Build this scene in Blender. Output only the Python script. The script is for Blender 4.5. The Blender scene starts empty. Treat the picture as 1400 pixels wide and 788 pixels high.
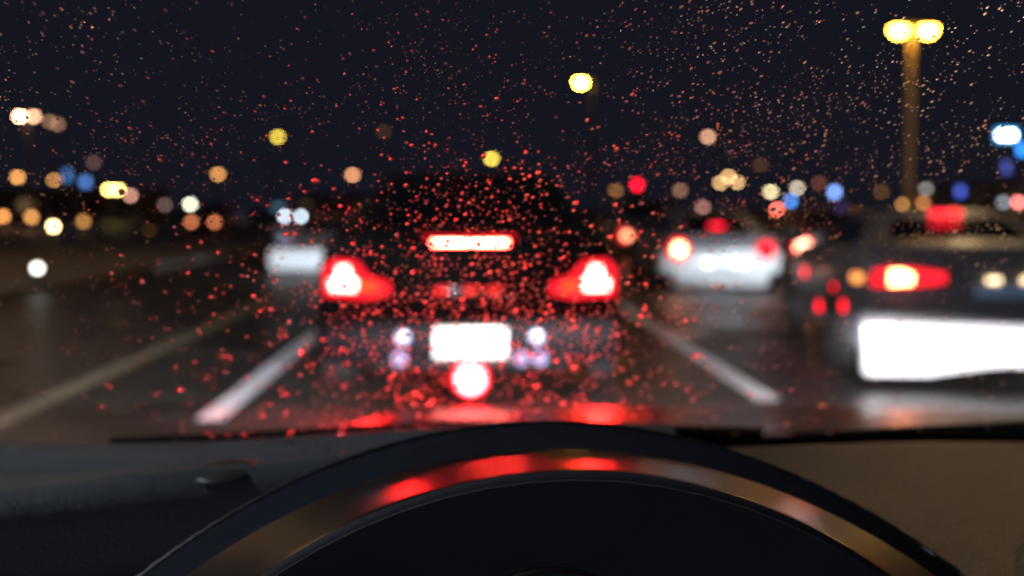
import bpy, bmesh, math, random
from mathutils import Vector, Matrix
random.seed(11)
R = math.radians
sc = bpy.context.scene
COL = sc.collection

# ------------------------------------------------------------------ camera
EYE = Vector((0.0, 0.0, 1.15))
FPX = 1500.0                                   # focal length in photograph pixels (1400 wide)
cd = bpy.data.cameras.new('camera')
cam = bpy.data.objects.new('camera', cd)
COL.objects.link(cam)
cam.location = EYE
cam.rotation_euler = (R(90 - 4.08), 0, R(-2.18))
cd.sensor_width = 36.0
cd.lens = 36.0 * FPX / 1400.0
cd.clip_start = 0.02
cd.clip_end = 2500
cd.dof.use_dof = True
cd.dof.focus_distance = 0.525
cd.dof.aperture_fstop = cd.lens / 7.6          # 7.6 mm wide opening
sc.camera = cam

# ------------------------------------------------------------------ night sky
W = bpy.data.worlds.new('World')
sc.world = W
W.use_nodes = True
bg = W.node_tree.nodes['Background']
bg.inputs[0].default_value = (0.0074, 0.0080, 0.0138, 1)
bg.inputs[1].default_value = 1.0
sc.view_settings.view_transform = 'Standard'
sc.view_settings.look = 'None'
sc.view_settings.exposure = 0
sc.view_settings.gamma = 1
cy = sc.cycles
cy.sample_clamp_indirect = 0
cy.sample_clamp_direct = 0
cy.max_bounces = 10
cy.transmission_bounces = 8
cy.transparent_max_bounces = 24
cy.glossy_bounces = 4
cy.diffuse_bounces = 2
cy.caustics_refractive = False
cy.caustics_reflective = False
cy.use_denoising = True
try:
    cy.denoiser = 'OPENIMAGEDENOISE'
    cy.denoising_prefilter = 'ACCURATE'
except Exception:
    pass

CAMROT = cam.rotation_euler.to_matrix()
def at(px, py, Y):
    """the point at forward distance Y that the photograph shows at pixel (px, py)"""
    d = CAMROT @ Vector(((px - 700) / FPX, (394 - py) / FPX, -1.0))
    return EYE + d * (Y / d.y)

# ------------------------------------------------------------------ materials
MATS = {}
def mat(name, color, rough=0.5, metal=0.0, spec=0.5, coat=0.0, var=0.15, scale=8.0, bump=0.0, bscale=200.0, voronoi=False, rvar=0.0, bdist=0.001, mottle=0.0):
    if name in MATS: return MATS[name]
    m = bpy.data.materials.new(name); m.use_nodes = True
    nt = m.node_tree; N = nt.nodes; b = N['Principled BSDF']
    b.inputs['Roughness'].default_value = rough
    b.inputs['Metallic'].default_value = metal
    b.inputs['Specular IOR Level'].default_value = spec
    b.inputs['Coat Weight'].default_value = coat
    b.inputs['Coat Roughness'].default_value = 0.06
    tc = N.new('ShaderNodeTexCoord')
    no = N.new('ShaderNodeTexNoise'); no.inputs['Scale'].default_value = scale; no.inputs['Detail'].default_value = 6
    nt.links.new(tc.outputs['Object'], no.inputs['Vector'])
    rp = N.new('ShaderNodeValToRGB')
    rp.color_ramp.elements[0].position = 0.3; rp.color_ramp.elements[1].position = 0.7
    rp.color_ramp.elements[0].color = tuple(c * (1 - var) for c in color) + (1,)
    rp.color_ramp.elements[1].color = tuple(min(1, c * (1 + var)) for c in color) + (1,)
    nt.links.new(no.outputs['Fac'], rp.inputs['Fac'])
    nt.links.new(rp.outputs['Color'], b.inputs['Base Color'])
    if rvar:
        mr = N.new('ShaderNodeMapRange')
        mr.inputs['From Min'].default_value = 0.35; mr.inputs['From Max'].default_value = 0.65
        mr.inputs['To Min'].default_value = max(0.02, rough - rvar); mr.inputs['To Max'].default_value = min(1, rough + rvar)
        nt.links.new(no.outputs['Fac'], mr.inputs['Value']); nt.links.new(mr.outputs['Result'], b.inputs['Roughness'])
    if bump:
        if voronoi:
            t = N.new('ShaderNodeTexVoronoi'); out = t.outputs['Distance']
        else:
            t = N.new('ShaderNodeTexNoise'); t.inputs['Detail'].default_value = 4; out = t.outputs['Fac']
        t.inputs['Scale'].default_value = bscale
        nt.links.new(tc.outputs['Object'], t.inputs['Vector'])
        bp = N.new('ShaderNodeBump'); bp.inputs['Strength'].default_value = bump; bp.inputs['Distance'].default_value = bdist
        nt.links.new(out, bp.inputs['Height']); nt.links.new(bp.outputs['Normal'], b.inputs['Normal'])
    MATS[name] = m
    return m

def glow(name, color, strength):
    if name in MATS: return MATS[name]
    m = bpy.data.materials.new(name); m.use_nodes = True
    nt = m.node_tree; N = nt.nodes
    N.remove(N['Principled BSDF'])
    e = N.new('ShaderNodeEmission'); e.inputs[0].default_value = tuple(color) + (1,); e.inputs[1].default_value = strength
    nt.links.new(e.outputs[0], N['Material Output'].inputs[0])
    MATS[name] = m
    return m

def clear_glass():
    m = bpy.data.materials.new('windscreen_glass'); m.use_nodes = True
    nt = m.node_tree; N = nt.nodes; N.remove(N['Principled BSDF'])
    t = N.new('ShaderNodeBsdfTransparent'); t.inputs[0].default_value = (0.97, 0.975, 0.97, 1)
    nt.links.new(t.outputs[0], N['Material Output'].inputs[0])
    return m

def water(name, rough):
    m = bpy.data.materials.new(name); m.use_nodes = True
    nt = m.node_tree; N = nt.nodes; N.remove(N['Principled BSDF'])
    g = N.new('ShaderNodeBsdfGlass'); g.inputs['IOR'].default_value = 1.333; g.inputs['Roughness'].default_value = rough
    nt.links.new(g.outputs[0], N['Material Output'].inputs[0])
    return m

# ------------------------------------------------------------------ mesh helpers
def link(o, parent=None):
    COL.objects.link(o)
    if parent is not None: o.parent = parent
    return o
def tag(o, label, cat=None, group=None, kind=None):
    if label: o['label'] = label
    if cat: o['category'] = cat
    if group: o['group'] = group
    if kind: o['kind'] = kind
    return o
def empty(name, loc, rz=0.0):
    o = bpy.data.objects.new(name, None); o.empty_display_size = 0.2
    o.location = loc; o.rotation_euler = (0, 0, rz)
    return link(o)
def obj(name, verts, faces, m, parent=None, smooth=False, bevel=0.0, auto=None):
    me = bpy.data.meshes.new(name)
    bm = bmesh.new()
    vs = [bm.verts.new(v) for v in verts]
    for f in faces:
        try: bm.faces.new([vs[i] for i in f])
        except ValueError: pass
    bmesh.ops.recalc_face_normals(bm, faces=bm.faces)
    if bevel:
        bmesh.ops.bevel(bm, geom=list(bm.edges), offset=bevel, segments=2, affect='EDGES', profile=0.6, clamp_overlap=True)
    for f in bm.faces: f.smooth = smooth
    bm.to_mesh(me); bm.free()
    if m is not None: me.materials.append(m)
    o = bpy.data.objects.new(name, me)
    if smooth and auto:
        me.set_sharp_from_angle(angle=R(auto))
    return link(o, parent)
BOXF = [(0,1,3,2),(4,6,7,5),(0,4,5,1),(2,3,7,6),(0,2,6,4),(1,5,7,3)]
def box(name, lo, hi, m, parent=None, bevel=0.0):
    v = [(x, y, z) for x in (lo[0], hi[0]) for y in (lo[1], hi[1]) for z in (lo[2], hi[2])]
    return obj(name, v, BOXF, m, parent, smooth=bool(bevel), bevel=bevel, auto=35)
def loft(name, rings, m, parent=None, cap=True, closed=True, smooth=True, auto=40):
    n = len(rings[0]); v = [p for r in rings for p in r]; f = []
    for i in range(len(rings) - 1):
        for j in range(n if closed else n - 1):
            k = (j + 1) % n
            f.append((i*n + j, i*n + k, (i+1)*n + k, (i+1)*n + j))
    if cap and closed:
        f.append(tuple(range(n))); f.append(tuple((len(rings)-1)*n + j for j in range(n)))
    return obj(name, v, f, m, parent, smooth, 0, auto)
def tube(name, pts, radii, m, parent=None, seg=10):
    pts = [Vector(p) for p in pts]
    if not isinstance(radii, (list, tuple)): radii = [radii] * len(pts)
    rings = []
    for i, p in enumerate(pts):
        d = (pts[min(i+1, len(pts)-1)] - pts[max(i-1, 0)]).normalized()
        a = d.cross(Vector((0.31, 0.2, 0.93)) if abs(d.z) < 0.9 else Vector((1, 0, 0))).normalized()
        b = d.cross(a)
        rings.append([tuple(p + (a*math.cos(t) + b*math.sin(t)) * radii[i]) for t in [2*math.pi*k/seg for k in range(seg)]])
    return loft(name, rings, m, parent)
def prism(name, poly, y0, y1, m, parent=None, bevel=0.0):
    """a polygon drawn in x, z and pushed from y0 to y1"""
    n = len(poly)
    v = [(x, y0, z) for x, z in poly] + [(x, y1, z) for x, z in poly]
    f = [tuple(range(n)), tuple(range(n, 2*n))] + [(i, (i+1) % n, n + (i+1) % n, n + i) for i in range(n)]
    return obj(name, v, f, m, parent, smooth=bool(bevel), bevel=bevel, auto=40)
def ell(name, c, r, m, parent=None, seg=14, rings=8, z0=-1.0, z1=1.0):
    """an ellipsoid, or the slice of it between z0 and z1 (in units of its height)"""
    out = []
    for i in range(rings + 1):
        z = z0 + (z1 - z0) * i / rings
        z = max(-0.995, min(0.995, z)); q = math.sqrt(1 - z*z)
        out.append([(c[0] + r[0]*q*math.cos(t), c[1] + r[1]*q*math.sin(t), c[2] + r[2]*z) for t in [2*math.pi*k/seg for k in range(seg)]])
    return loft(name, out, m, parent, auto=50)
def disc_y(name, c, r, depth, m, parent=None, seg=16, rz=None):
    """a short domed cylinder whose axis runs along y"""
    rz = rz or r
    rr = []
    for q, y in ((1.0, depth), (1.0, 0.3*depth), (0.92, 0.1*depth), (0.6, 0.0)):
        rr.append([(c[0] + r*q*math.cos(t), c[1] + y, c[2] + rz*q*math.sin(t)) for t in [2*math.pi*k/seg for k in range(seg)]])
    return loft(name, rr, m, parent, auto=60)

M_METAL = mat('dark_galvanised_metal', (0.09, 0.09, 0.095), 0.45, 0.6, var=0.2, scale=5)
M_POLELIT = mat('lit_pole_paint', (0.4, 0.36, 0.3), 0.5, 0.1, var=0.2, scale=6)  # paler copy so these poles look lit by their own lamps
M_POLE = mat('weathered_pole_paint', (0.05, 0.048, 0.046), 0.5, 0.3, var=0.25, scale=6)
M_TYRE = mat('tyre_rubber', (0.012, 0.012, 0.013), 0.75, bump=0.3, bscale=60)
M_RIM = mat('alloy_rim', (0.45, 0.45, 0.47), 0.3, 0.9)
M_CHROME = mat('chrome', (0.75, 0.75, 0.78), 0.12, 1.0, var=0.05)
M_CARGLASS = mat('tinted_car_glass', (0.006, 0.007, 0.008), 0.06, spec=0.6, var=0.1)
M_BLACKTRIM = mat('black_plastic_trim', (0.012, 0.012, 0.013), 0.5, bump=0.2, bscale=250)
M_PLATE = mat('white_number_plate', (0.8, 0.76, 0.66), 0.35, var=0.03)
M_REDLENS_OFF = mat('red_lens_unlit', (0.35, 0.008, 0.01), 0.15, coat=0.6)

# ------------------------------------------------------------------ ground, road, pavements
m_ground = mat('dark_wet_ground', (0.03, 0.029, 0.026), 0.6, var=0.35, scale=0.4, bump=0.5, bscale=30, rvar=0.2, bdist=0.01)
m_road = mat('wet_asphalt', (0.029, 0.026, 0.022), 0.40, var=0.3, scale=1.3, bump=0.55, bscale=90, rvar=0.14, spec=0.5, bdist=0.006)
m_pave = mat('damp_paving', (0.10, 0.095, 0.088), 0.6, var=0.25, scale=3, bump=0.3, bscale=60)
m_kerb = mat('kerb_stone', (0.2, 0.195, 0.18), 0.6, var=0.2, scale=4)
m_line = mat('white_road_paint', (0.82, 0.80, 0.84), 0.5, var=0.14, scale=14, bump=0.4, bscale=120, bdist=0.002)
m_linebrown = mat('dull_brown_road_paint', (0.20, 0.16, 0.105), 0.6, var=0.35, scale=9, bump=0.4, bscale=120, bdist=0.002)  # darker, browner tone than the white lines

def sheet(name, x0, x1, y0, y1, z, m, kind='structure', parent=None, nx=1, ny=1):
    v = []; f = []
    for j in range(ny + 1):
        for i in range(nx + 1):
            v.append((x0 + (x1-x0)*i/nx, y0 + (y1-y0)*j/ny, z))
    for j in range(ny):
        for i in range(nx):
            a = j*(nx+1) + i; f.append((a, a+1, a+nx+2, a+nx+1))
    o = obj(name, v, f, m, parent)
    if kind: o['kind'] = kind
    return o
sheet('ground', -900, 900, -120, 1600, -0.008, m_ground)
sheet('road', -6.0, 12.4, -60, 420, 0.0, m_road)
sheet('side_road', -120, -6.0, 46, 72, -0.004, m_road)
road = bpy.data.objects['road']
def stripe(x, y0, y1, w, m, label):
    o = sheet('lane_line', x - w/2, x + w/2, y0, y1, 0.004, m, None, road)
    o['label'] = label
stripe(-1.43, 6.0, 60, 0.15, m_line, 'bright white lane line left of the braking car')
stripe(1.80, 6.5, 60, 0.15, m_line, 'bright white lane line right of the braking car')
stripe(-2.56, 1.5, 70, 0.17, m_linebrown, 'dim brownish line at far left of the road')
for (x0, x1) in ((-14.0, -6.0), (12.4, 22.0)):
    pv = box('pavement', (x0, -30, -0.006), (x1, 45.5, 0.12), m_pave); pv['kind'] = 'structure'
    kx = x1 if x1 < 0 else x0
    for k in range(25):
        y0 = -30 + 3.0 * k
        if y0 + 3 > 46: break
        kb = box('kerb_stone', (kx - 0.09, y0, -0.006), (kx + 0.09, y0 + 2.985, 0.126), m_kerb, pv, 0.012)

# ------------------------------------------------------------------ vehicles
def spot(name, parent, loc, target, power, color, half_h=38, half_v=6.0, blend=0.08, radius=0.04):
    l = bpy.data.lights.new(name, 'SPOT'); l.energy = power; l.color = color
    l.spot_size = R(half_h * 2); l.spot_blend = blend; l.shadow_soft_size = radius
    o = bpy.data.objects.new(name, l); link(o, parent); o.location = loc
    d = Vector(target) - Vector(loc)
    o.rotation_euler = d.to_track_quat('-Z', 'Y').to_euler()
    o.scale = (1.0, math.tan(R(half_v)) / math.tan(R(half_h)), 1.0)
    return o

M_DIFF = mat('matt_black_diffuser', (0.006, 0.006, 0.007), 0.7, spec=0.08)
def make_car(loc, rz, paint, L=4.5, Wd=1.84, H=1.42, deck=1.0, belt=0.93, sill=0.2, hatch=False, roof=(1.15, 2.6), cabin=(0.45, 3.35), tuck=0.16, bumper_paint=None, name='car'):
    """a car whose rear bumper is at y = 0 and whose nose points along +y"""
    c = empty(name, loc, rz)
    h = Wd / 2
    st = [(0.0, .86, .34, deck-.10), (0.03, .92, .27, deck-.03), (0.12, .97, .22, deck), (0.5, 1.0, sill, deck+.005),
          (1.2, 1.0, sill, belt+.02), (L*.55, 1.0, sill, belt), (L*.72, .99, sill, belt-.02), (L*.86, .96, sill, belt-.10),
          (L*.95, .90, .2, belt-.19), (L*.99, .80, .24, belt-.27), (L, .7, .3, belt-.34)]
    rings = []
    for y, w, zb, zt in st:
        w *= h
        half = [(0.88*w, zb), (0.97*w, zb+.06), (w, zb+.2), (w, zt-.22), (.975*w, zt-.10), (.93*w, zt-.03), (.82*w, zt), (.4*w, zt+.012)]
        rings.append([(x, y, z) for x, z in half] + [(-x, y, z) for x, z in reversed(half)])
    loft('body', rings, paint, c, auto=38)
    # cabin
    rt = h - tuck - 0.16
    b0, b1 = cabin; r0, r1 = roof; bz = belt - .03
    rings = []
    for q in (0.0, .12, .5, .88, 1.0):
        e = 1 - (1-q)**1.6
        zz = bz + (H - .03 - bz) * q
        hw = (h - tuck*.55) + (rt - (h - tuck*.55)) * q
        ya = b0 + (r0 - b0) * q; yb = b1 + (r1 - b1) * q
        rings.append([(-hw, ya + .1, zz), (-hw*.8, ya, zz), (hw*.8, ya, zz), (hw, ya + .1, zz), (hw, yb - .1, zz), (hw*.8, yb, zz), (-hw*.8, yb, zz), (-hw, yb - .1, zz)])
    hw = rt; ya, yb = r0, r1
    rings.append([(x*.86, .5*(ya+yb) + (y - .5*(ya+yb))*.88, H) for x, y, z in rings[-1]])
    loft('roof', rings, paint, c, auto=30)
    def P(q, side, e):                                   # point on the cabin side / ends
        zz = bz + (H - .03 - bz) * q
        hw = (h - tuck*.55) + (rt - (h - tuck*.55)) * q
        return hw, b0 + (r0 - b0)*q, b1 + (r1 - b1)*q, zz
    def endpane(nm, rear):
        pts = []
        for q, s in ((.14, -1), (.14, 1), (.9, 1), (.9, -1)):
            hw, ya, yb, zz = P(q, 0, 0)
            pts.append((s*hw*.76, (ya - .006) if rear else (yb + .006), zz))
        d = 0.012 if rear else -0.012
        v = pts + [(x, y + d*1.5, z) for x, y, z in pts]
        return obj(nm, v, [(0,1,2,3),(4,5,6,7),(0,1,5,4),(1,2,6,5),(2,3,7,6),(3,0,4,7)], M_CARGLASS, c)
    endpane('rear_window', True); endpane('windscreen', False)
    for s in (-1, 1):
        hw0, ya0, yb0, z0 = P(.14, 0, 0); hw1, ya1, yb1, z1 = P(.88, 0, 0)
        mid = .5*(ya1 + yb1) + .1
        for (u0, u1, t0, t1) in ((ya0 + .26, mid - .04, ya1 + .16, mid - .04), (mid + .04, yb0 - .22, mid + .04, yb1 - .14)):
            pts = [(s*(hw0+.006), u0, z0), (s*(hw0+.006), u1, z0), (s*(hw1+.006), t1, z1), (s*(hw1+.006), t0, z1)]
            v = pts + [(x - s*.018, y, z) for x, y, z in pts]
            obj('side_window', v, [(0,1,2,3),(4,5,6,7),(0,1,5,4),(1,2,6,5),(2,3,7,6),(3,0,4,7)], M_CARGLASS, c)
        # door mirror
        mr = ell('door_mirror', (s*(h + .06), b1 - .35, belt + .06), (.11, .07, .075), paint, c)
        # wheels
        for y in (.82, L - .85):
            arch = []
            for r_, x_ in ((.355, h - .03), (.36, h + .004), (.33, h + .006), (.2, h + .0045)):
                arch.append([(s*x_, y + r_*math.cos(t), .31 + r_*math.sin(t)) for t in [2*math.pi*k/22 for k in range(22)]])
            loft('wheel_arch', arch, M_BLACKTRIM, c)
            wh = []
            for r_, x_ in ((.2, h - .15), (.305, h - .15), (.315, h - .02), (.30, h + .012), (.225, h + .014)):
                wh.append([(s*x_, y + r_*math.cos(t), .315 + r_*math.sin(t)) for t in [2*math.pi*k/24 for k in range(24)]])
            w_ = loft('wheel', wh, M_TYRE, c)
            rim = []
            for k in range(10):
                a0 = 2*math.pi*k/10; r_ = .22 if k % 2 == 0 else .21
                rim.append(a0)
            v = [(s*(h + .012), y, .315)]; f = []
            for k in range(20):
                t = 2*math.pi*k/20; rr = .222
                v.append((s*(h + (.017 if k % 4 < 2 else .004)), y + rr*math.cos(t), .315 + rr*math.sin(t)))
            for k in range(20): f.append((0, 1 + k, 1 + (k+1) % 20))
            obj('rim', v, f, M_RIM, w_)
    # rear bumper: a rounded bar wrapping the corners
    bp = bumper_paint or paint
    rr = []
    for x, y in ((-h*1.0, .34), (-h*1.005, .14), (-h*.93, .0), (-h*.7, -.05), (0, -.075), (h*.7, -.05), (h*.93, .0), (h*1.005, .14), (h*1.0, .34)):
        inx = 0 if abs(x) < h*.99 else (-.02 if x > 0 else .02)
        rr.append([(x*.985 + inx, y + .05, .24), (x, y + .008, .29), (x, y, .40), (x, y + .008, .53), (x*.99, y + .03, .575), (x*.93, y + .12, .58), (x*.93, y + .12, .24)])
    loft('rear_bumper', rr, bp, c, auto=45)
    loft('diffuser', [[(s_*h*.62, y, z) for y, z in ((-.035, .2), (-.045, .262), (.2, .262), (.2, .17))] for s_ in (-1, -.33, .33, 1)], M_DIFF, c)
    return c

M_RED = glow('lit_red_lens', (1.0, 0.012, 0.025), 2.2)
M_REDHOT = glow('brake_lamp_core', (1.0, 0.012, 0.010), 420.0)
M_REDWARM = glow('warm_brake_core', (1.0, 0.24, 0.09), 28.0)
M_BRAKEBAR = glow('brake_bar_core', (1.0, 0.030, 0.020), 380.0)
M_FOG = glow('fog_lamp_core', (1.0, 0.013, 0.016), 240.0)
M_ORANGEWEDGE = glow('lit_amber_red_lens', (1.0, 0.07, 0.012), 2.6)

# --- the braking car right ahead
paint_dark = mat('black_car_paint', (0.006, 0.006, 0.008), 0.45, coat=0.0, spec=0.25, var=0.2, scale=3)
M_LEADBUMP = mat('matt_black_bumper', (0.0055, 0.005, 0.007), 0.6, spec=0.1, bump=.2, bscale=150)
lead = make_car((0.0, 6.5, 0), 0, paint_dark, bumper_paint=M_LEADBUMP, Wd=1.86, H=1.41, deck=1.02, belt=.95, roof=(1.35, 2.75), cabin=(.62, 3.4))
tag(lead, 'black car right ahead with all brake lamps glowing red', 'car')
def lead_lamp(s):
    x = lambda a: s * a
    body = prism('tail_lamp', [(x(.86), .645), (x(.862), .80), (x(.81), .855), (x(.675), .845), (x(.60), .755), (x(.475), .715), (x(.475), .655), (x(.6), .625)], -.03, .08, M_RED, lead, .006)
    prism('lit_core', [(x(.815), .675), (x(.825), .73), (x(.785), .755), (x(.775), .815), (x(.72), .82), (x(.695), .755), (x(.665), .73), (x(.675), .675)], -.042, -.032, M_REDHOT, body, .003)
    prism('amber_section', [(x(.655), .675), (x(.66), .735), (x(.58), .72), (x(.53), .695), (x(.53), .67)], -.042, -.032, M_ORANGEWEDGE, body, .003)
lead_lamp(-1); lead_lamp(1)
tb = box('brake_light_bar', (-.275, .02, .895), (.275, .1, .99), M_RED, lead, .008)
box('lit_core', (-.222, .006, .928), (-.008, .018, .962), M_BRAKEBAR, tb, .004)
box('lit_core', (.008, .006, .928), (.222, .018, .962), M_BRAKEBAR, tb, .004)
np_ = box('number_plate', (-.212, -.105, .285), (.212, -.078, .46), M_PLATE, lead, .006)
loft('plate_frame', [[(q*.236, -.098, .37 + (.106 if a in (1, 2) else -.106)) if False else p for p in ((q*.228, -.1, .272), (q*.240, -.1, .262), (q*.240, -.08, .262), (q*.228, -.08, .272))] for q in (-1, 1)], M_BLACKTRIM, lead)
fl = disc_y('rear_fog_lamp', (0, -.085, .155), .115, .06, M_RED, lead)
disc_y('lit_core', (0, -.095, .155), .085, .012, M_FOG, fl)
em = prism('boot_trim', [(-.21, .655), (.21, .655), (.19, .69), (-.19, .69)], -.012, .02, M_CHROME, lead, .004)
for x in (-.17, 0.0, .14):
    disc_y('trim_reflection', (x, -.022, .672), .045, .012, glow('painted_red_reflection', (1, .035, .03), 2.0), em, rz=.02)  # glowing discs stand in for tail-lamp reflections on the boot
for x in (-.42, .30, .41):
    e = disc_y('exhaust_tip', (x, -.115, .275), .042, .2, mat('violet_glint_steel', (.40, .38, .66), .35, .2), lead)  # pale violet colour stands in for headlamp glints on the chrome
    disc_y('pipe_mouth', (x, -.119, .275), .016, .004, M_BLACKTRIM, e)
for x in (-.40, .39):
    disc_y('reversing_lamp', (x, -.075, .40), .04, .03, mat('clear_lamp_lens', (.42, .42, .62), .2, coat=.8), lead)
hl = []
for s in (-1, 1):
    hd = ell('headlamp', (s*.66, 4.38, .64), (.17, .12, .07), mat('clear_lamp_lens', (.42, .42, .62), .2), lead)
    spot('headlamp_beam', lead, (s*.66, 4.60, .64), (s*.66 - 2.4, 14.6, .0), 2300, (.8, .9, 1), 15, 5)

# --- silver coupe in the right-hand lane
paint_lit_white = mat('lit_white_car_paint', (0.78, 0.79, 0.80), 0.3, coat=0.6, var=0.02, scale=3)  # bright copy of the car paint, for headlamp-lit parts
paint_grey = mat('silver_grey_car_paint', (0.11, 0.11, 0.12), 0.42, coat=0.1, var=0.08, scale=3)
CO = make_car((3.38, 6.86, 0), R(-10), paint_grey, Wd=1.84, H=1.15, deck=.93, belt=.86, tuck=.26, roof=(1.55, 2.5), cabin=(.6, 3.1), bumper_paint=paint_grey)
tag(CO, 'low silver car at the right edge, bumper painted white as if lit', 'car')
prism('lit_bumper_panel', [(-.85, .08), (-.45, .085), (-.05, .15), (.9, .175), (.9, .43), (-.87, .44)], -.125, .08, paint_lit_white, CO, .04)  # headlamp light put into the colour: white panel on a silver body
for (y_, z_) in ((.28, .50), (.72, .585), (1.45, .40), (2.35, .615)):
    box('flank_reflection', (-.932, y_ - .05, z_ - .035), (-.90, y_ + .05, z_ + .035), glow('flank_reflection_red', (1, .006, .02), 5.0), CO, .008)  # glowing patches stand in for red reflections along the flank
t1 = prism('tail_lamp', [(-.80, .66), (-.78, .765), (-.55, .775), (-.34, .745), (-.34, .685), (-.55, .655)], -.03, .06, M_RED, CO, .006)
prism('lit_core', [(-.69, .665), (-.69, .76), (-.62, .765), (-.54, .735), (-.55, .675)], -.042, -.033, M_REDWARM, t1, .003)
t2 = prism('tail_lamp', [(.80, .66), (.78, .765), (.55, .775), (.34, .745), (.34, .685), (.55, .655)], -.03, .06, M_RED, CO, .006)
box('indicator_lamp', (-.905, .02, .68), (-.845, .12, .735), glow('amber_indicator', (1, .33, .08), 2.6), CO, .008)
box('high_brake_lamp', (-.11, 1.38, 1.10), (.11, 1.46, 1.145), glow('high_brake_red', (1, .01, .03), 3.5), CO, .008)
pl = box('number_plate', (-.16, -.04, .585), (.36, -.02, .675), mat('pale_blue_plate', (.35, .5, .78), .35, var=.05), CO, .005)
for x in (-.05, .16): box('plate_lamp', (x - .04, -.05, .685), (x + .04, -.02, .72), glow('warm_plate_lamp', (1, .72, .42), 4.0), CO, .006)
for s in (-1, 1):
    ell('headlamp', (s*.66, 4.36, .62), (.17, .12, .07), mat('clear_lamp_lens', (.42, .42, .62), .2), CO)
    spot('headlamp_beam', CO, (s*.62, 4.62, .62), (s*.62 + .9, 9.2, .42), 480, (.82, .92, 1), 40, 7)
box('mirror_indicator', (-1.0, 2.83, .92), (-.94, 2.86, .95), glow('peach_repeater', (1, .6, .33), 5.0), CO, .004)

# --- white hatchback further on in the right-hand lane
paint_silver = mat('dull_silver_car_paint', (0.13, 0.135, 0.15), 0.5, coat=0.0, var=0.06, scale=3)
WH = make_car((3.56, 15.4, 0), R(-2), paint_silver, bumper_paint=paint_lit_white, Wd=1.76, H=1.14, deck=.80, belt=.78, roof=(.8, 2.7), cabin=(.35, 3.3), tuck=.26)
tag(WH, 'silver hatchback in the right lane, its tail painted white as if lit', 'car')
box('lit_tail_panel', (-.70, -.10, .06), (.66, .05, .60), paint_lit_white, WH, .09)  # painted white where headlamp light falls; body above kept darker
def round_lamp(parent, x, y, z, r, core, halo=M_RED, coreR=.6):
    a = disc_y('tail_lamp', (x, y, z), r, .05, halo, parent)
    if core: disc_y('lit_core', (x, y - .012, z), r*coreR, .01, core, a)
    return a
M_WARMCORE = glow('warm_tail_core', (1, .42, .2), 14.0)
round_lamp(WH, -.63, -.15, .60, .15, M_WARMCORE)
round_lamp(WH, .60, -.15, .59, .13, None)
box('high_brake_lamp', (-.10, .40, .885), (.10, .46, .945), glow('high_brake_red', (1, .01, .03), 3.5), WH, .008)

# --- more traffic beyond
paint_blue = mat('dark_blue_car_paint', (0.015, 0.02, 0.035), 0.3, coat=0.7, var=0.1)
paint_mar = mat('dark_red_car_paint', (0.05, 0.008, 0.01), 0.3, coat=0.7, var=0.1)
FC = make_car((4.25, 25, 0), 0, paint_blue, Wd=1.8, H=1.4, belt=.92)
tag(FC, 'dark car far ahead, one lit tail lamp showing past the braking car', 'car')
round_lamp(FC, -.68, -.04, .56, .17, glow('peach_tail_core', (1, .33, .16), 6.0), coreR=.55)
round_lamp(FC, .70, -.04, .66, .13, None)
FD = make_car((6.25, 18.2, 0), R(-4), paint_mar, Wd=1.8, H=1.17, belt=.82, deck=.86)
tag(FD, 'dark car with bright round tail lamp beyond the silver car', 'car')
round_lamp(FD, -.66, -.04, .52, .18, glow('peach_tail_core_bright', (1, .42, .26), 9.0), coreR=.75)
round_lamp(FD, .72, -.04, .50, .13, None)
OW = make_car((-2.75, 24.4, 0), R(180), paint_silver, Wd=1.8, H=1.02, belt=.70, deck=.74)
tag(OW, 'low silver oncoming car behind the left tail lamp, bumper painted white as if lit', 'car')
box('lit_front_panel', (-.86, 4.30, .06), (.86, 4.56, .44), paint_lit_white, OW, .04)  # white panel added on a silver car as a bright patch of light
for s in (-1, 1): ell('headlamp', (s*.62, 4.40, .62), (.16, .1, .07), mat('clear_lamp_lens', (.42, .42, .62), .2), OW)
def far_car(px, py, Y, sep, colour, strength, label, paint, rz=180, r=.11):
    p = at(px, py, Y)
    a = R(rz)
    c = make_car((p.x - (0 if rz else 0), Y + (4.4 if rz == 180 else 0), 0), a, paint, Wd=max(1.7, sep + .5), H=1.4, belt=.92)
    for s in (-1, 1):
        ell('headlamp', (s*sep/2, 4.47, p.z), (r, .07, r), glow('headlamp_' + label.split()[0], colour, strength), c)
    return tag(c, label, 'car')
far_car(400.5, 296, 62, .9, (.72, .85, 1.0), 16, 'oncoming car with twin blue-white headlamps, left of centre', paint_blue)
far_car(278, 304, 46, .95, (1.0, .30, .12), 5, 'distant car with twin orange-red lamps beyond the left pavement', paint_mar)

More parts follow.
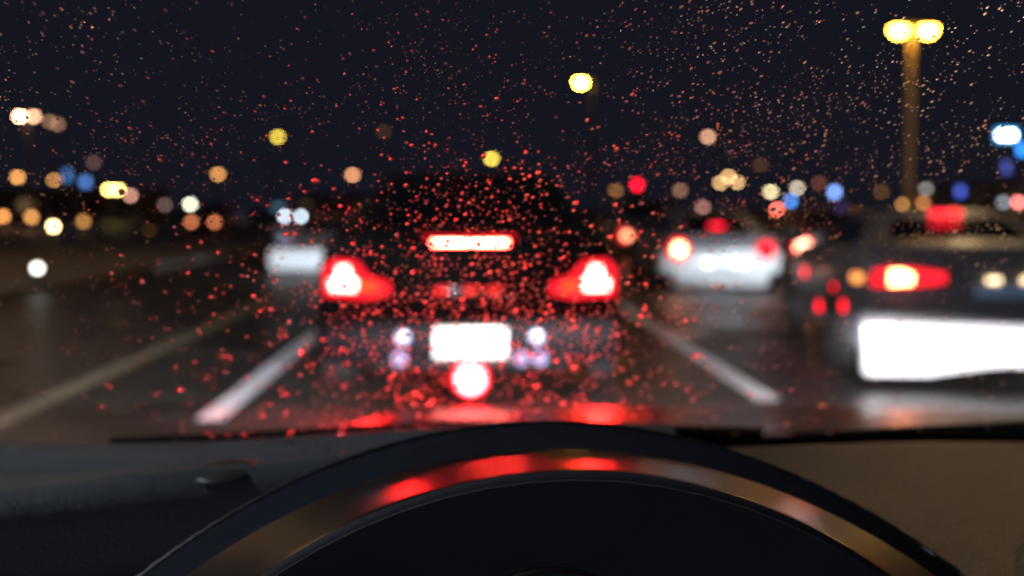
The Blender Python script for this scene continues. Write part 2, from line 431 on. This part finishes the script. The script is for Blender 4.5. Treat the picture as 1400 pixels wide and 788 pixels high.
# ------------------------------------------------------------------ street lamps, signs and other lights of the night
BLUR = 7.6e-3 * FPX / 0.525                         # blur disc of a far point, photograph pixels
def strength_for(level, a, b):
    return 1.7 * level * max(1.0, (math.pi/4 * BLUR**2) / max(a*b*0.8, 1.0))
count = [0]
def lamp_head(root, p, w, col, level, Y, d, px_h=None):
    """a lamp head with a bowl lens, at p (relative to root)"""
    count[0] += 1
    a = w * FPX / Y
    g = glow('lamp_light.%03d' % count[0], col, strength_for(level, a, a*.75))
    hd = ell('lamp_head', (p.x, p.y, p.z + w*.28), (w*.75, w*.75, w*.22), M_METAL, root, 14, 6, -.6, 1)
    ell('lens', (p.x, p.y, p.z + w*.14), (w*.5, w*.5, w*.5), g, hd, 12, 6, -1, .0)
def street_lamp(pts, Y, col, level, label, w=None, pole_dx=0.0, cols=None, levels=None, pole_r=.085, group='street lamps'):
    P = [at(x, y, Y) for x, y in pts]
    base = sum(P, Vector()) / len(P)
    root = empty('street_lamp', (base.x + pole_dx, Y, 0))
    o = Vector((base.x + pole_dx, Y, 0))
    w = w or min(.8, max(.25, 8.5 * Y / FPX))
    top = max(p.z for p in P) + w*.55
    tube('pole', [(0, .15, 0), (0, .15, 1.2), (0, .15, top)], [pole_r*1.5, pole_r*1.15, pole_r*.75], M_POLELIT if pole_r > .1 else M_POLE, root)
    tube('base', [(0, .15, 0), (0, .15, .5), (0, .15, .6)], [pole_r*2.2, pole_r*2.2, pole_r*1.2], M_POLE, root)
    for i, p in enumerate(P):
        q = p - o
        tube('arm', [(0, .15, top - .1), (q.x*.5, .1, top + .05), (q.x, .0, q.z + w*.45)], pole_r*.55, M_POLE, root, 8)
        lamp_head(root, q, w, (cols or [col]*9)[i], (levels or [level]*9)[i], Y, None)
    return tag(root, label, 'street lamp', group)
YEL = (1, .76, .13); AMB = (1, .43, .12); PEA = (1, .52, .30); WAR = (1, .82, .45); ORG = (1, .38, .10)
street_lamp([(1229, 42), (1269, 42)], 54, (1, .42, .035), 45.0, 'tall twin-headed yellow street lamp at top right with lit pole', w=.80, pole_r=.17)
street_lamp([(794, 113)], 76, (1, .55, .05), 22, 'brightest single yellow street lamp, high above the braking car', w=.65, pole_dx=.8)
street_lamp([(672, 217)], 150, (1, .72, .10), .95, 'yellow street lamp straight above the brake light bar', pole_dx=.9)
street_lamp([(380, 187)], 130, (1, .72, .08), .70, 'lone dull yellow street lamp in the dark sky left of centre', pole_dx=-.9)
street_lamp([(968, 187)], 130, PEA, .62, 'lone peach street lamp in the dark sky right of centre', pole_dx=.9)
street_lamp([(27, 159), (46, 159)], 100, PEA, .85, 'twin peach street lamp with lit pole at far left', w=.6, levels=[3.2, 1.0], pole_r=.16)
street_lamp([(68, 166), (79, 170)], 112, PEA, .16, 'faint twin street lamp just right of the far left one', w=.6)
street_lamp([(24, 242)], 120, AMB, .75, 'orange street lamp at left edge below the twin lamp')
street_lamp([(75, 246)], 120, AMB, .6, 'orange street lamp beside the small blue signs at left')
street_lamp([(298, 238)], 140, AMB, .62, 'single orange street lamp alone above the left trees of lights')
street_lamp([(149, 259), (161, 259)], 110, (1, .74, .18), 2.2, 'bright yellow floodlight pair low on the left', w=.65)
street_lamp([(178, 267)], 112, (1, .48, .36), .5, 'small pink street lamp touching the bright yellow floodlights')
street_lamp([(225, 280)], 100, (1, .6, .5), .10, 'faint grey-pink lamp low on the left')
street_lamp([(260, 279)], 90, (.95, 1, .72), 1.0, 'greenish-white lamp above the orange-red car lamps')
street_lamp([(482, 239)], 150, (1, .42, .2), .7, 'small orange-pink street lamp above the left tail lamp')
street_lamp([(547, 251)], 160, AMB, .85, 'round orange street lamp above the braking car roof')
street_lamp([(594, 251)], 170, AMB, .10, 'very faint orange lamp just right of the round orange one')
street_lamp([(842, 260)], 150, AMB, .18, 'faint peach lamp left of the red traffic light')
street_lamp([(930, 260)], 140, (1, .5, .28), .2, 'dim peach lamp right of the red traffic light')
street_lamp([(985, 250), (996, 241), (1008, 249)], 120, (1, .58, .24), .7, 'cluster of three peach lamp heads on one post', w=.55)
street_lamp([(961, 283)], 100, (1, .42, .36), .32, 'small pinkish lamp above the silver hatchback')
street_lamp([(1054, 262)], 110, WAR, .9, 'round pale yellow street lamp above the red and peach signal')
street_lamp([(1090, 257)], 115, (1, .8, .62), .55, 'pale peach lamp beside the blue sign right of centre')
street_lamp([(1243, 258), (1266, 258)], 90, (.8, .72, .68), .22, 'faint grey-white twin lamp below the tall yellow one', w=.5)
street_lamp([(1235, 279)], 70, AMB, .55, 'left one of two low orange lamps right of centre')
street_lamp([(1262, 277)], 72, (1, .36, .12), .4, 'right one of two low orange lamps right of centre')
street_lamp([(204, 316)], 60, AMB, .05, 'very dim brown lamp low between the left bollard lights', w=.3)
street_lamp([(128, 222)], 125, (1, .5, .4), .07, 'very dim pinkish lamp above the blue signs at left')
street_lamp([(1205, 262)], 110, AMB, .07, 'very dim amber lamp left of the grey twin lamp')
street_lamp([(1120, 250)], 130, (1, .3, .2), .09, 'very dim reddish lamp beside the round blue sign')
street_lamp([(1040, 225)], 140, AMB, .05, 'very dim brown lamp above the three-headed lamp post')
street_lamp([(470, 297)], 90, (1, .55, .45), .16, 'faint peach lamp beside the left tail lamp glow')
street_lamp([(525, 180)], 170, AMB, .03, 'barely visible brown lamp high left of the centre lamps')
# lamps of the same road, out of view; some are added as fill
def near_lamp(x, y, z, dx, label, level, col):
    root = empty('street_lamp', (x, y, 0.12))  # also the root of the added unseen lamps
    tube('pole', [(0, 0, 0), (0, 0, 1.2), (0, 0, z)], [.13, .1, .065], M_POLE, root)
    tube('arm', [(0, 0, z - .1), (dx*.5, 0, z + .12), (dx, 0, z + .1)], .05, M_POLE, root, 8)
    count[0] += 1
    hd = ell('lamp_head', (dx, 0, z + .05), (.34, .2, .09), M_METAL, root, 14, 6, -.6, 1)
    ell('lens', (dx, 0, z), (.27, .15, .1), glow('lamp_light.%03d' % count[0], col, level), hd, 12, 5, -1, .0)
    tag(root, label, 'street lamp', 'street lamps')
near_lamp(-13.0, 20, 8.5, 1.8, 'near street lamp on the left pavement just outside the view', 650, (1, .52, .2))
near_lamp(-7.6, -25, 5.3, 1.8, 'unseen cool white fill lamp added behind the car one sits in', 3500, (.75, .84, 1.0))  # added behind to lift the dark cabin
near_lamp(-8.2, 3.2, 6.2, 1.8, 'unseen cool white fill lamp added at left, level with the dashboard', 1100, (.78, .88, 1.0))  # added to brighten the left dashboard
near_lamp(28.2, 42, 7.6, -1.8, 'unseen amber lamp added right of the view, behind the near right one', 2000, (1, .50, .10))  # added for the gold streak on the hood lip
near_lamp(12.75, 20, 8.0, -3.2, 'near street lamp on the right pavement just outside the view', 560, (1, .66, .32))

def lit_sign(px, py, Y, wp, hp, col, level, label, symbols=None, group='lit signs'):
    p = at(px, py, Y); w = wp * Y / FPX; h = hp * Y / FPX
    root = empty('lit_sign', (p.x, Y, 0)); count[0] += 1
    box('housing', (-w/2 - .05, .02, p.z - h/2 - .05), (w/2 + .05, .2, p.z + h/2 + .05), M_METAL, root, .02)
    g = glow('sign_light.%03d' % count[0], col, strength_for(level, wp, hp))
    fc = box('face', (-w/2, -.02, p.z - h/2), (w/2, .018, p.z + h/2), g, root, .01)
    for s in ((-1, 1) if w > 1 else (0,)):
        tube('post', [(s*w*.4, .1, 0), (s*w*.4, .1, p.z - h/2 - .05)], .06, M_POLE, root, 8)
    if symbols:
        for (sx, sw, sh, c2, l2) in symbols:
            box('white_mark', (sx*w - sw*w/2, -.032, p.z - sh*h/2), (sx*w + sw*w/2, -.021, p.z + sh*h/2), glow('sign_white.%03d' % count[0], c2, strength_for(l2, wp*sw, hp*sh)), fc, .006)
    return tag(root, label, 'sign', group)
BLU = (.10, .28, .85); VIO = (.18, .17, .7)
lit_sign(1376, 185, 60, 30, 16, (.02, .42, 1.0), 1.3, 'large glowing cyan-blue sign with white marks at the right edge',
         [(-.22, .3, .5, (.85, .95, 1), 1.6), (.2, .34, .5, (.85, .95, 1), 1.6)])
lit_sign(1398, 205, 62, 10, 12, (.03, .25, .9), .8, 'small blue sign below the large cyan sign')
lit_sign(1376, 229, 64, 8, 14, (.10, .13, .6), .22, 'dim violet-blue sign at right, under the cyan signs')
lit_sign(1313, 262, 75, 9, 11, (.08, .13, .7), .32, 'dim blue sign between grey twin lamp and right edge')
lit_sign(1141, 263, 90, 8, 9, (.22, .4, 1), .6, 'round blue sign right of the peach lamp')
lit_sign(1150, 289, 80, 9, 9, (.16, .15, .75), .28, 'violet sign just under the round blue sign')
lit_sign(1081, 275, 95, 7, 7, (.07, .28, .85), .5, 'small blue sign tucked under the pale peach lamp')
lit_sign(905, 277, 95, 22, 7, (.17, .12, .6), .2, 'dim violet strip sign right of the braking car')
lit_sign(92, 240, 100, 7, 12, (.06, .2, .55), .25, 'dim blue sign with tall face at left')
lit_sign(117, 249, 100, 8, 9, (.10, .25, .7), .3, 'blue sign nearest the bright yellow floodlights')
lit_sign(325, 295, 90, 16, 8, (.09, .16, .5), .12, 'faint blue sign low between left lamps')
lit_sign(380, 284, 95, 14, 6, (.12, .25, .35), .12, 'faint teal sign above the blue-white headlamps')

def bollard(px, py, Y, col, level, label, r=None):
    p = at(px, py, Y); r = r or max(.05, 4 * Y / FPX); count[0] += 1
    root = empty('bollard_light', (p.x, Y, 0))
    zb = 0.121 if (-14 < p.x < -6 and Y < 45) else 0.0
    z = max(p.z, zb + r + .06)
    tube('post', [(0, 0, zb), (0, 0, z - r*.8)], .06, M_METAL, root, 10)
    ell('lens', (0, 0, z), (r, r, r), glow('bollard_light.%03d' % count[0], col, strength_for(level, 2*r*FPX/Y, 2*r*FPX/Y)), root, 14, 8)
    tube('cap', [(0, 0, z + r*.85), (0, 0, z + r + .02)], [r*.7, r*.5], M_METAL, root, 10)
    return tag(root, label, 'bollard light', 'bollard lights')
bollard(51, 367, 15.5, (1, .97, .86), 1.2, 'small white kerbside bollard light at left, nearest of all', .055)
bollard(73, 310, 42, (1, .72, .34), 1.8, 'brightest yellow-white bollard light at far left')
bollard(114, 303, 56, AMB, .28, 'dim orange bollard light right of the brightest one')
bollard(43, 297, 75, AMB, .45, 'dim orange bollard light left of the brightest one')
bollard(4, 296, 75, ORG, .6, 'orange bollard light cut by the left edge')
bollard(1372, 277, 60, (.6, .7, .85), .2, 'pale grey bollard light near the right edge')
bollard(1392, 277, 58, (1, .22, .2), .9, 'pink-red bollard light at the right edge')

def traffic_light(px, py, Y, col, level, label):
    p = at(px, py, Y); count[0] += 1
    root = empty('traffic_light', (p.x, Y, 0)); r = max(.11, 4.5 * Y / FPX)
    hs = box('housing', (-r*1.4, .0, p.z - r*5.5), (r*1.4, r*1.5, p.z + r*1.5), M_BLACKTRIM, root, .02)
    disc_y('red_lens', (0, -.06, p.z), r, .055, glow('signal.%03d' % count[0], col, strength_for(level, 2*r*FPX/Y, 2*r*FPX/Y)), root)
    for k, c in ((1, (.05, .03, .002)), (2, (.003, .04, .02))):
        disc_y('dark_lens', (0, -.05, p.z - 2*r*k), r*.9, .045, mat('signal_off_%d' % k, c, .2), root)
    tube('pole', [(0, r*.7, 0), (0, r*.7, p.z - r*5.4)], .07, M_POLE, root, 10)
    return tag(root, label, 'traffic light', 'traffic lights')
traffic_light(871, 253, 70, (1, .005, .03), .95, 'traffic light showing pure red above the right tail lamp')
traffic_light(1063, 288, 60, (1, .16, .11), 2.0, 'traffic light glowing red and peach above the silver hatchback')

# ------------------------------------------------------------------ dark buildings behind
m_wall = mat('dark_rendered_wall', (0.45, 0.44, 0.43), 0.8, var=0.2, scale=.6)
m_wall2 = mat('dark_brick_wall', (0.34, 0.25, 0.2), 0.8, var=0.3, scale=1.5)
m_winoff = mat('dark_window_pane', (.01, .011, .014), .08)
def building(x0, x1, Y, h, m, label, rows, n, lit):
    root = empty('building', ((x0+x1)/2, Y, 0)); w = (x1-x0)/2
    box('wall', (-w, 0, 0), (w, 12, h), m, root)
    box('roof', (-w - .3, -.3, h), (w + .3, 12.3, h + .35), M_METAL, root, .05)
    k = 0
    for r_ in range(rows):
        for i in range(n):
            xx = -w + (i + .5) * 2*w/n; z0 = 1.0 + r_ * 3.0
            gm = glow('lit_window_%s' % label.split()[1], (1, .62, .3), .22) if (k * 7 + 3) % 11 in lit else m_winoff
            wd = box('window', (xx - w/n*.55, -.05, z0), (xx + w/n*.55, .04, z0 + 1.5), M_METAL, root, .02)
            box('pane', (xx - w/n*.48, -.07, z0 + .08), (xx + w/n*.48, -.045, z0 + 1.42), gm, wd)
            k += 1
    tag(root, label, 'building')
building(52, 96, 118, 3.6, m_wall, 'long low building behind the lamps on the right', 1, 14, (1, 4, 6))
building(-84, -44, 150, 3.6, m_wall2, 'low building far behind the lamps on the left', 1, 9, (2, 5))
building(-36, -6, 230, 4.2, m_wall, 'dark distant building beyond the oncoming headlamps', 1, 8, (3,))

# ------------------------------------------------------------------ the car one sits in
CX = 0.42                                          # centre line of this car
own = empty('car', (0, 0, 0))
tag(own, 'car one looks out of, with dark dashboard, instrument hood and rainy windscreen', 'car')
m_dash = mat('grained_dashboard', (0.044, 0.046, 0.042), 0.40, var=0.18, scale=14, bump=1.0, bscale=400, voronoi=True, spec=0.6, bdist=0.0024)
m_dashL = mat('grained_dashboard_side', (0.085, 0.09, 0.10), 0.5, var=0.15, scale=12, bump=0.8, bscale=620, voronoi=True, spec=0.4, bdist=0.0009)
m_hood = mat('instrument_hood_leather', (0.030, 0.031, 0.042), 0.6, var=0.1, scale=20, bump=0.12, bscale=600, spec=0.0)
m_lip = mat('gloss_black_lip', (0.008, 0.008, 0.010), 0.31, var=0.1, scale=20, spec=0.22, coat=0.0)
m_dial = mat('instrument_panel_dark', (0.05, 0.05, 0.06), 0.7, spec=0.08, var=0.1)
m_bonnet = mat('wet_black_bonnet', (0.010, 0.010, 0.012), 0.30, coat=0.0, spec=0.16, var=0.15, scale=4, bump=.25, bscale=120, rvar=.08)
m_cowl = mat('cowl_plastic', (0.014, 0.015, 0.018), 0.5, bump=0.3, bscale=200, bdist=.002)

# bonnet: crowned sheet falling away to the sides and the nose
v = []; f = []; nx, ny = 28, 16
for j in range(ny + 1):
    y = 1.10 + 1.05 * j / ny
    for i in range(nx + 1):
        u = -1 + 2*i/nx; x = CX + .90*u*(1 - .06*(j/ny)**2)
        z = .888 - .128*((y - 1.1)/1.05)**1.25 - .07*abs(u)**3.2 - .012*math.exp(-((abs(u) - .55)/.12)**2)*0
        z += .010*math.exp(-((abs(u) - .62)/.10)**2)
        if j == ny: z -= .05
        v.append((x, y, z))
for j in range(ny):
    for i in range(nx):
        a = j*(nx+1) + i; f.append((a, a+1, a+nx+2, a+nx+1))
nose = len(v)
for i in range(nx + 1):
    x, y, z = v[ny*(nx+1) + i]; v.append((x, y + .05, .35))
for i in range(nx): f.append((ny*(nx+1)+i, ny*(nx+1)+i+1, nose+i+1, nose+i))
obj('bonnet', v, f, m_bonnet, own, smooth=True, auto=50)
# cowl below the glass
loft('cowl_panel', [[(x, 1.02, .905 - .04*abs((x-CX)/.9)**3), (x, 1.12, .905 - .05*abs((x-CX)/.9)**3), (x, 1.17, .885 - .05*abs((x-CX)/.9)**3), (x, 1.1, .84), (x, 1.0, .84)] for x in [CX - .9 + 1.8*k/20 for k in range(21)]], m_cowl, own, auto=35)
# wipers parked at the foot of the glass
for (xa, xb) in ((-.36, .30), (.33, .98)):
    w_ = tube('wiper', [(xa, 1.098, .918), ((xa+xb)/2, 1.112, .926), (xb, 1.108, .921)], [.005, .008, .006], M_BLACKTRIM, own, 8)
    tube('wiper_blade', [(xa - .03, 1.084, .916), ((xa+xb)/2, 1.093, .919), (xb - .12, 1.091, .917)], [.004, .0055, .004], M_TYRE, w_, 6)

# windscreen
TH = R(30)
def WS(x, s):
    return Vector((x, 1.085 - s*math.cos(TH) - .10*(x - CX)**2, .915 + s*math.sin(TH)))
nx, ny = 24, 12
v = []; f = []
S1 = .86
for off in (0, -.0045):
    for j in range(ny + 1):
        for i in range(nx + 1):
            x = CX - .94 + 1.88*i/nx
            p = WS(x, S1*j/ny) + Vector((0, math.sin(TH), math.cos(TH))) * off
            v.append(tuple(p))
q = (nx+1)*(ny+1)
for o_ in (0, q):
    for j in range(ny):
        for i in range(nx):
            a = o_ + j*(nx+1) + i; f.append((a, a+1, a+nx+2, a+nx+1))
wsc = obj('windscreen', v, f, clear_glass(), own, smooth=True)
# dark ceramic band baked on along the foot of the glass
bandv = []
nb = 40
for k in range(nb + 1):
    x = CX - .93 + 1.86*k/nb
    for s_, d_ in ((-.012, -.0062), (.036, -.0062), (.036, -.0050), (-.012, -.0050)):
        bandv.append(tuple(WS(x, s_) + Vector((0, math.sin(TH), math.cos(TH))) * d_))
bandf = [(4*k + a, 4*k + (a+1) % 4, 4*k + 4 + (a+1) % 4, 4*k + 4 + a) for k in range(nb) for a in range(4)]
obj('ceramic_band', bandv, bandf, mat('black_ceramic', (.006, .006, .007), .6, spec=.1), own)
# frame of the glass: pillars, roof, doors
for s in (-1, 1):
    x = CX + s*.97
    tube('pillar', [WS(x, -.05), WS(x, .4), WS(x, .86)], [.045, .042, .045], m_hood, own, 10)
    box('door_panel', (CX + s*1.0 - .03, -.6, .45), (CX + s*1.0 + .03, 1.0, .93), m_dashL, own, .02)
box('roof_panel', (CX - .97, -1.2, 1.365), (CX + .97, .345, 1.41), mat('roof_lining', (.12, .12, .12), .9), own, .01)
for s in (-1, 1):
    hx = CX + s*.64
    ell('headlamp', (hx, 2.16, .64), (.17, .06, .07), mat('clear_lamp_lens', (.42, .42, .62), .2), own)
HB = [spot('headlamp_beam', own, (CX + s*.64, 2.26, .66), (CX + s*.64 + .8, 12.26, -.86), 1300 if s < 0 else 2600, (.98, .94, 1.0), 44, 6.6) for s in (-1, 1)]

# dashboard, right part: broad grained pad
def pad(name, x0, x1, y0, y1, hz, m, n=(40, 40)):
    v = []; f = []
    for j in range(n[1] + 1):
        for i in range(n[0] + 1):
            x = x0 + (x1-x0)*i/n[0]; y = y0 + (y1-y0)*j/n[1]
            v.append((x, y, hz(x, y)))
    k = n[0] + 1
    for j in range(n[1]):
        for i in range(n[0]):
            a = j*k + i; f.append((a, a+1, a+k+1, a+k))
    b = len(v)                                       # front skirt
    for i in range(k): v.append((v[i][0], y0 - .01, v[i][2] - .25))
    for i in range(n[0]): f.append((i, i+1, b+i+1, b+i))
    return obj(name, v, f, m, own, smooth=True, auto=60)
def sm(t): t = max(0, min(1, t)); return t*t*(3 - 2*t)
def hz_right(x, y):
    z = .945 - .006*((x - .37)/.5)**2 - .095*max(0.0, .95 - y)
    z -= .022*sm((y - .93)/.07)                      # falls away to the glass
    z += .004*math.sin(x*9 + 1)*math.sin(y*11)
    z -= .05*sm((.56 - y)/.1)
    return z
pad('dashboard', .18, 1.10, .44, 1.02, hz_right, m_dash, (50, 50))
def hz_left(x, y):
    z = .956 + .008*math.sin((x + .1)*8)*sm((y - .6)/.2)
    edge = .735 + .30*(x + .30)                       # slanting step
    z -= .05*sm((edge - y)/.035)
    z += .012*math.exp(-((y - edge - .02)/.018)**2)
    z -= .018*math.exp(-((y - .90)/.035)**2)          # shadowed groove at the back
    z += .006*math.exp(-(((x + .24)/.06)**2 + ((y - .82)/.06)**2))
    z -= .016*sm((y - .95)/.06)
    return z
dl = pad('dashboard_side', -.50, .178, .44, 1.02, hz_left, m_dashL, (60, 70))
# seam stitched across the lower left pad
for k in range(26):
    t = k / 25; x = -.33 + .26*t; y = .665 + .30*(x + .30) - .055
    o = tube('stitch', [(x, y, hz_left(x, y) + .0012), (x + .0065, y + .002, hz_left(x + .0065, y + .002) + .0012)], .0007, mat('pale_thread', (.42, .41, .40), .8), dl, 5)
# oval cap set in the pad
c0 = at(310, 640, .80)
cap = ell('sensor_cap', (c0.x, .80, hz_left(c0.x, .80) - .004), (.024, .036, .0052), mat('olive_cap_plastic', (.06, .052, .04), .45, bump=.2, bscale=300), own, 22, 6, 0, 1)

# instrument hood: arch swept round its centre
Yh = .74
pk = at(746, 581, Yh)
RH = .302
hc = Vector((pk.x, 0, pk.z - RH))
def arch(y, dz, rad, a):
    dz -= .6*max(0.0, min(.13, .66 - y))*(1 - math.cos(a))     # the lip turns towards the driver at the sides
    y = y - (y - .53)*1.5*(1 - math.cos(a))
    return Vector((hc.x + rad*math.sin(a)*1.02, y, pk.z + dz - rad + rad*math.cos(a)))
def rad_at(y): return .302 + (.425 - .302)*(y - .535)/(.74 - .535)
def sweep(name, prof, m, parent, n=100, a0=-66, a1=66, auto=60):
    prof = [(q[0], q[1], q[2] if len(q) > 2 else rad_at(q[0])) for q in prof]
    rings = [[tuple(arch(y, dz, rad, R(a0 + (a1 - a0)*k/n))) for y, dz, rad in prof] for k in range(n + 1)]
    return loft(name, rings, m, parent, cap=False, closed=False, auto=auto)
hood = sweep('instrument_hood', [(.90, -.07, .425), (.82, -.02, .425), (.77, -.005, .425), (.75, -.0008, .425), (.74, .0), (.72, -.0015), (.70, -.0018), (.675, -.0005), (.66, .0008)], m_hood, own)
lip = sweep('hood_lip', [(.66, .0008), (.645, .0024), (.625, .0049), (.605, .0075), (.585, .0103), (.565, .0132), (.55, .0155), (.541, .0168), (.537, .0169)], m_lip, hood)
sweep('lip_edge', [(.537, .0169), (.5345, .0164), (.532, .0150), (.530, .0115), (.529, .006, .298), (.531, -.004, .288), (.54, -.02, .27)], m_dial, hood)
rings = []
for k in range(181):
    a = R(-60 + 120*k/180)
    c = arch(.743, .0004, .425, a); n_ = Vector((math.sin(a), 0, math.cos(a)))
    rr_ = .0019 * (1 + .22*math.sin(k*2.4))
    rings.append([tuple(c + n_*math.cos(t)*rr_ + Vector((0, 1, 0))*math.sin(t)*rr_) for t in [2*math.pi*j/8 for j in range(8)]])
loft('piping', rings, mat('waxed_piping', (.012, .012, .014), .32, spec=.9, var=.1), hood)
# instrument panel inside the hood
pts = [tuple(arch(.5272, .0143, .3012, R(a))) for a in range(-64, 65, 4)]
pts += [(hc.x + .30, .5272, pk.z - .34), (hc.x - .30, .5272, pk.z - .34)]
vv = pts + [(x, y + .02, z) for x, y, z in pts]; n_ = len(pts)
ip = obj('instrument_panel', vv, [tuple(range(n_)), tuple(range(n_, 2*n_))] + [(i, (i+1) % n_, n_ + (i+1) % n_, n_ + i) for i in range(n_)], m_dial, own)
dc = at(752, 781, .524)
ring = []
for k in range(49):
    t = 2*math.pi*k/48
    c = Vector((dc.x + .055*math.sin(t), .5255, dc.z - .055 + .055*math.cos(t))); n2 = Vector((math.sin(t), 0, math.cos(t)))
    ring.append([tuple(c + n2*math.cos(j)*.0015 + Vector((0, 1, 0))*math.sin(j)*.0015) for j in [2*math.pi*q/8 for q in range(8)]])
loft('dial_ring', ring, M_CHROME, ip, cap=False)

# ------------------------------------------------------------------ rain on the windscreen
m_water = water('rain_water_base', 0.0); m_dome = water('rain_water_dome', 0.35)
SEG, RNG = 12, 4
def drop_template(angle):
    """a bead of water: base circle of radius 1 on z = 0, dome towards +z; the base has its own points so that it stays flat"""
    v = []; f = []; sm_ = []
    a = R(angle); rs = 1/math.sin(a); zc = -rs*math.cos(a)
    for i in range(RNG):
        t = a * (1 - i/RNG)
        for k in range(SEG):
            ph = 2*math.pi*k/SEG
            v.append((rs*math.sin(t)*math.cos(ph), rs*math.sin(t)*math.sin(ph), zc + rs*math.cos(t)))
    v.append((0, 0, zc + rs)); top = len(v) - 1
    for i in range(RNG - 1):
        for k in range(SEG):
            k2 = (k+1) % SEG
            f.append((i*SEG + k, i*SEG + k2, (i+1)*SEG + k2, (i+1)*SEG + k)); sm_.append(True)
    for k in range(SEG):
        f.append(((RNG-1)*SEG + k, (RNG-1)*SEG + (k+1) % SEG, top)); sm_.append(True)
    b = len(v)
    for k in range(SEG): v.append((math.cos(2*math.pi*k/SEG), math.sin(2*math.pi*k/SEG), 0))
    f.append(tuple(b + SEG - 1 - k for k in range(SEG))); sm_.append(False)
    return v, f, sm_
TEMPL = [drop_template(a) for a in (22, 30, 40, 42, 50, 60)]
meshes = []
for v, f, s_ in TEMPL:
    me = bpy.data.meshes.new('raindrop'); me.from_pydata(v, [], f)
    me.polygons.foreach_set('use_smooth', s_); me.materials.append(m_water); me.materials.append(m_dome)
    me.polygons.foreach_set('material_index', [int(q) for q in s_]); meshes.append(me)
def frame_at(x, s):
    p = WS(x, s); e = 1e-3
    tx = (WS(x + e, s) - p).normalized(); ts = (WS(x, s + e) - p).normalized()
    n = tx.cross(ts).normalized()
    if n.y < 0: n = -n
    return p, tx, n.cross(tx), n
drops = []
cells = {}
def near_line(x, s):                                # how far (x, s) of the glass is from the line of sight to the braking car
    p = WS(x, s) - EYE
    return math.degrees(math.atan2(p.x, p.y)), math.degrees(math.atan2(p.z, p.y))
def add_drop(x, s, r, gap):
    key = (int(x/.006), int(s/.006))
    for a in (-1, 0, 1):
        for b in (-1, 0, 1):
            for (x2, s2, r2) in cells.get((key[0]+a, key[1]+b), ()):
                if (x-x2)**2 + (s-s2)**2 < (gap*(r + r2))**2: return
    cells.setdefault(key, []).append((x, s, r)); drops.append((r, x, s))
# coarse beads, crowded round the braking car's lamps to form a red halo
tries = 0
while len(drops) < 2500 and tries < 90000:
    tries += 1
    x = random.uniform(-.42, .56); s = random.uniform(.0, .60)
    az, el = near_line(x, s)
    if random.random() > .02 + .98*math.exp(-(az/9.0)**2 - ((el + 4.2)/5.5)**2): continue
    r = .00080 * math.exp(random.gauss(0, .38)) * (1 + .9*max(0.0, (.45 - s)/.45))
    if random.random() < .03: r *= 1.7
    add_drop(x, s, min(.0030, r), 1.3)
# fine drizzle over the whole pane, thinner to the left
n0 = len(drops); tries = 0
while len(drops) < n0 + 13500 and tries < 260000:
    tries += 1
    x = random.uniform(-.42, .56); s = random.uniform(.05, .78)
    az, el = near_line(x, s)
    w = (.22 + .78*sm((el + 6)/10)) * (.5 + .5*sm((az + 22)/22))
    w *= .55 + .45*math.sin(x*31 + 2*math.sin(s*17))*math.sin(s*29 + 1.5*math.sin(x*13))
    if random.random() > w: continue
    add_drop(x, s, min(.0010, .00043 * math.exp(random.gauss(0, .36))), 1.3)
drops.sort(reverse=True)
def drop_matrix(r, x, s, rnd):
    p, tx, ts, n = frame_at(x, s)
    sx = r * rnd.uniform(.85, 1.15); sy = r * rnd.uniform(1.1, 1.75); sz = r * rnd.uniform(.95, 1.25)
    m = Matrix.Identity(4)
    an = rnd.uniform(0, 6.28); 
    for i in range(3):
        m[i][0] = tx[i]*sx; m[i][1] = ts[i]*sy; m[i][2] = n[i]*sz
        m[i][3] = p[i] + n[i]*.0002
    return m
rnd = random.Random(5)
for r, x, s in drops[:300]:
    o = bpy.data.objects.new('raindrop', meshes[rnd.randrange(3)]); link(o)
    o.matrix_world = drop_matrix(r, x, s, rnd)
    tag(o, 'large raindrop bead clinging to the windscreen glass', 'raindrop', 'large raindrops on the windscreen')
V = []; F = []; S = []
for r, x, s in drops[300:]:
    v, f, s_ = TEMPL[rnd.randrange(3) + (3 if r < .00062 else 0)]; m = drop_matrix(r, x, s, rnd); b = len(V)
    V += [tuple(m @ Vector(p)) for p in v]; F += [tuple(b + i for i in q) for q in f]; S += s_
me = bpy.data.meshes.new('rain_droplets'); me.from_pydata(V, [], F)
me.polygons.foreach_set('use_smooth', S); me.materials.append(m_water); me.materials.append(m_dome)
me.polygons.foreach_set('material_index', [int(q) for q in S])
o = link(bpy.data.objects.new('rain_droplets', me))
tag(o, 'fine rain droplets scattered all over the windscreen', 'rain', None, 'stuff')
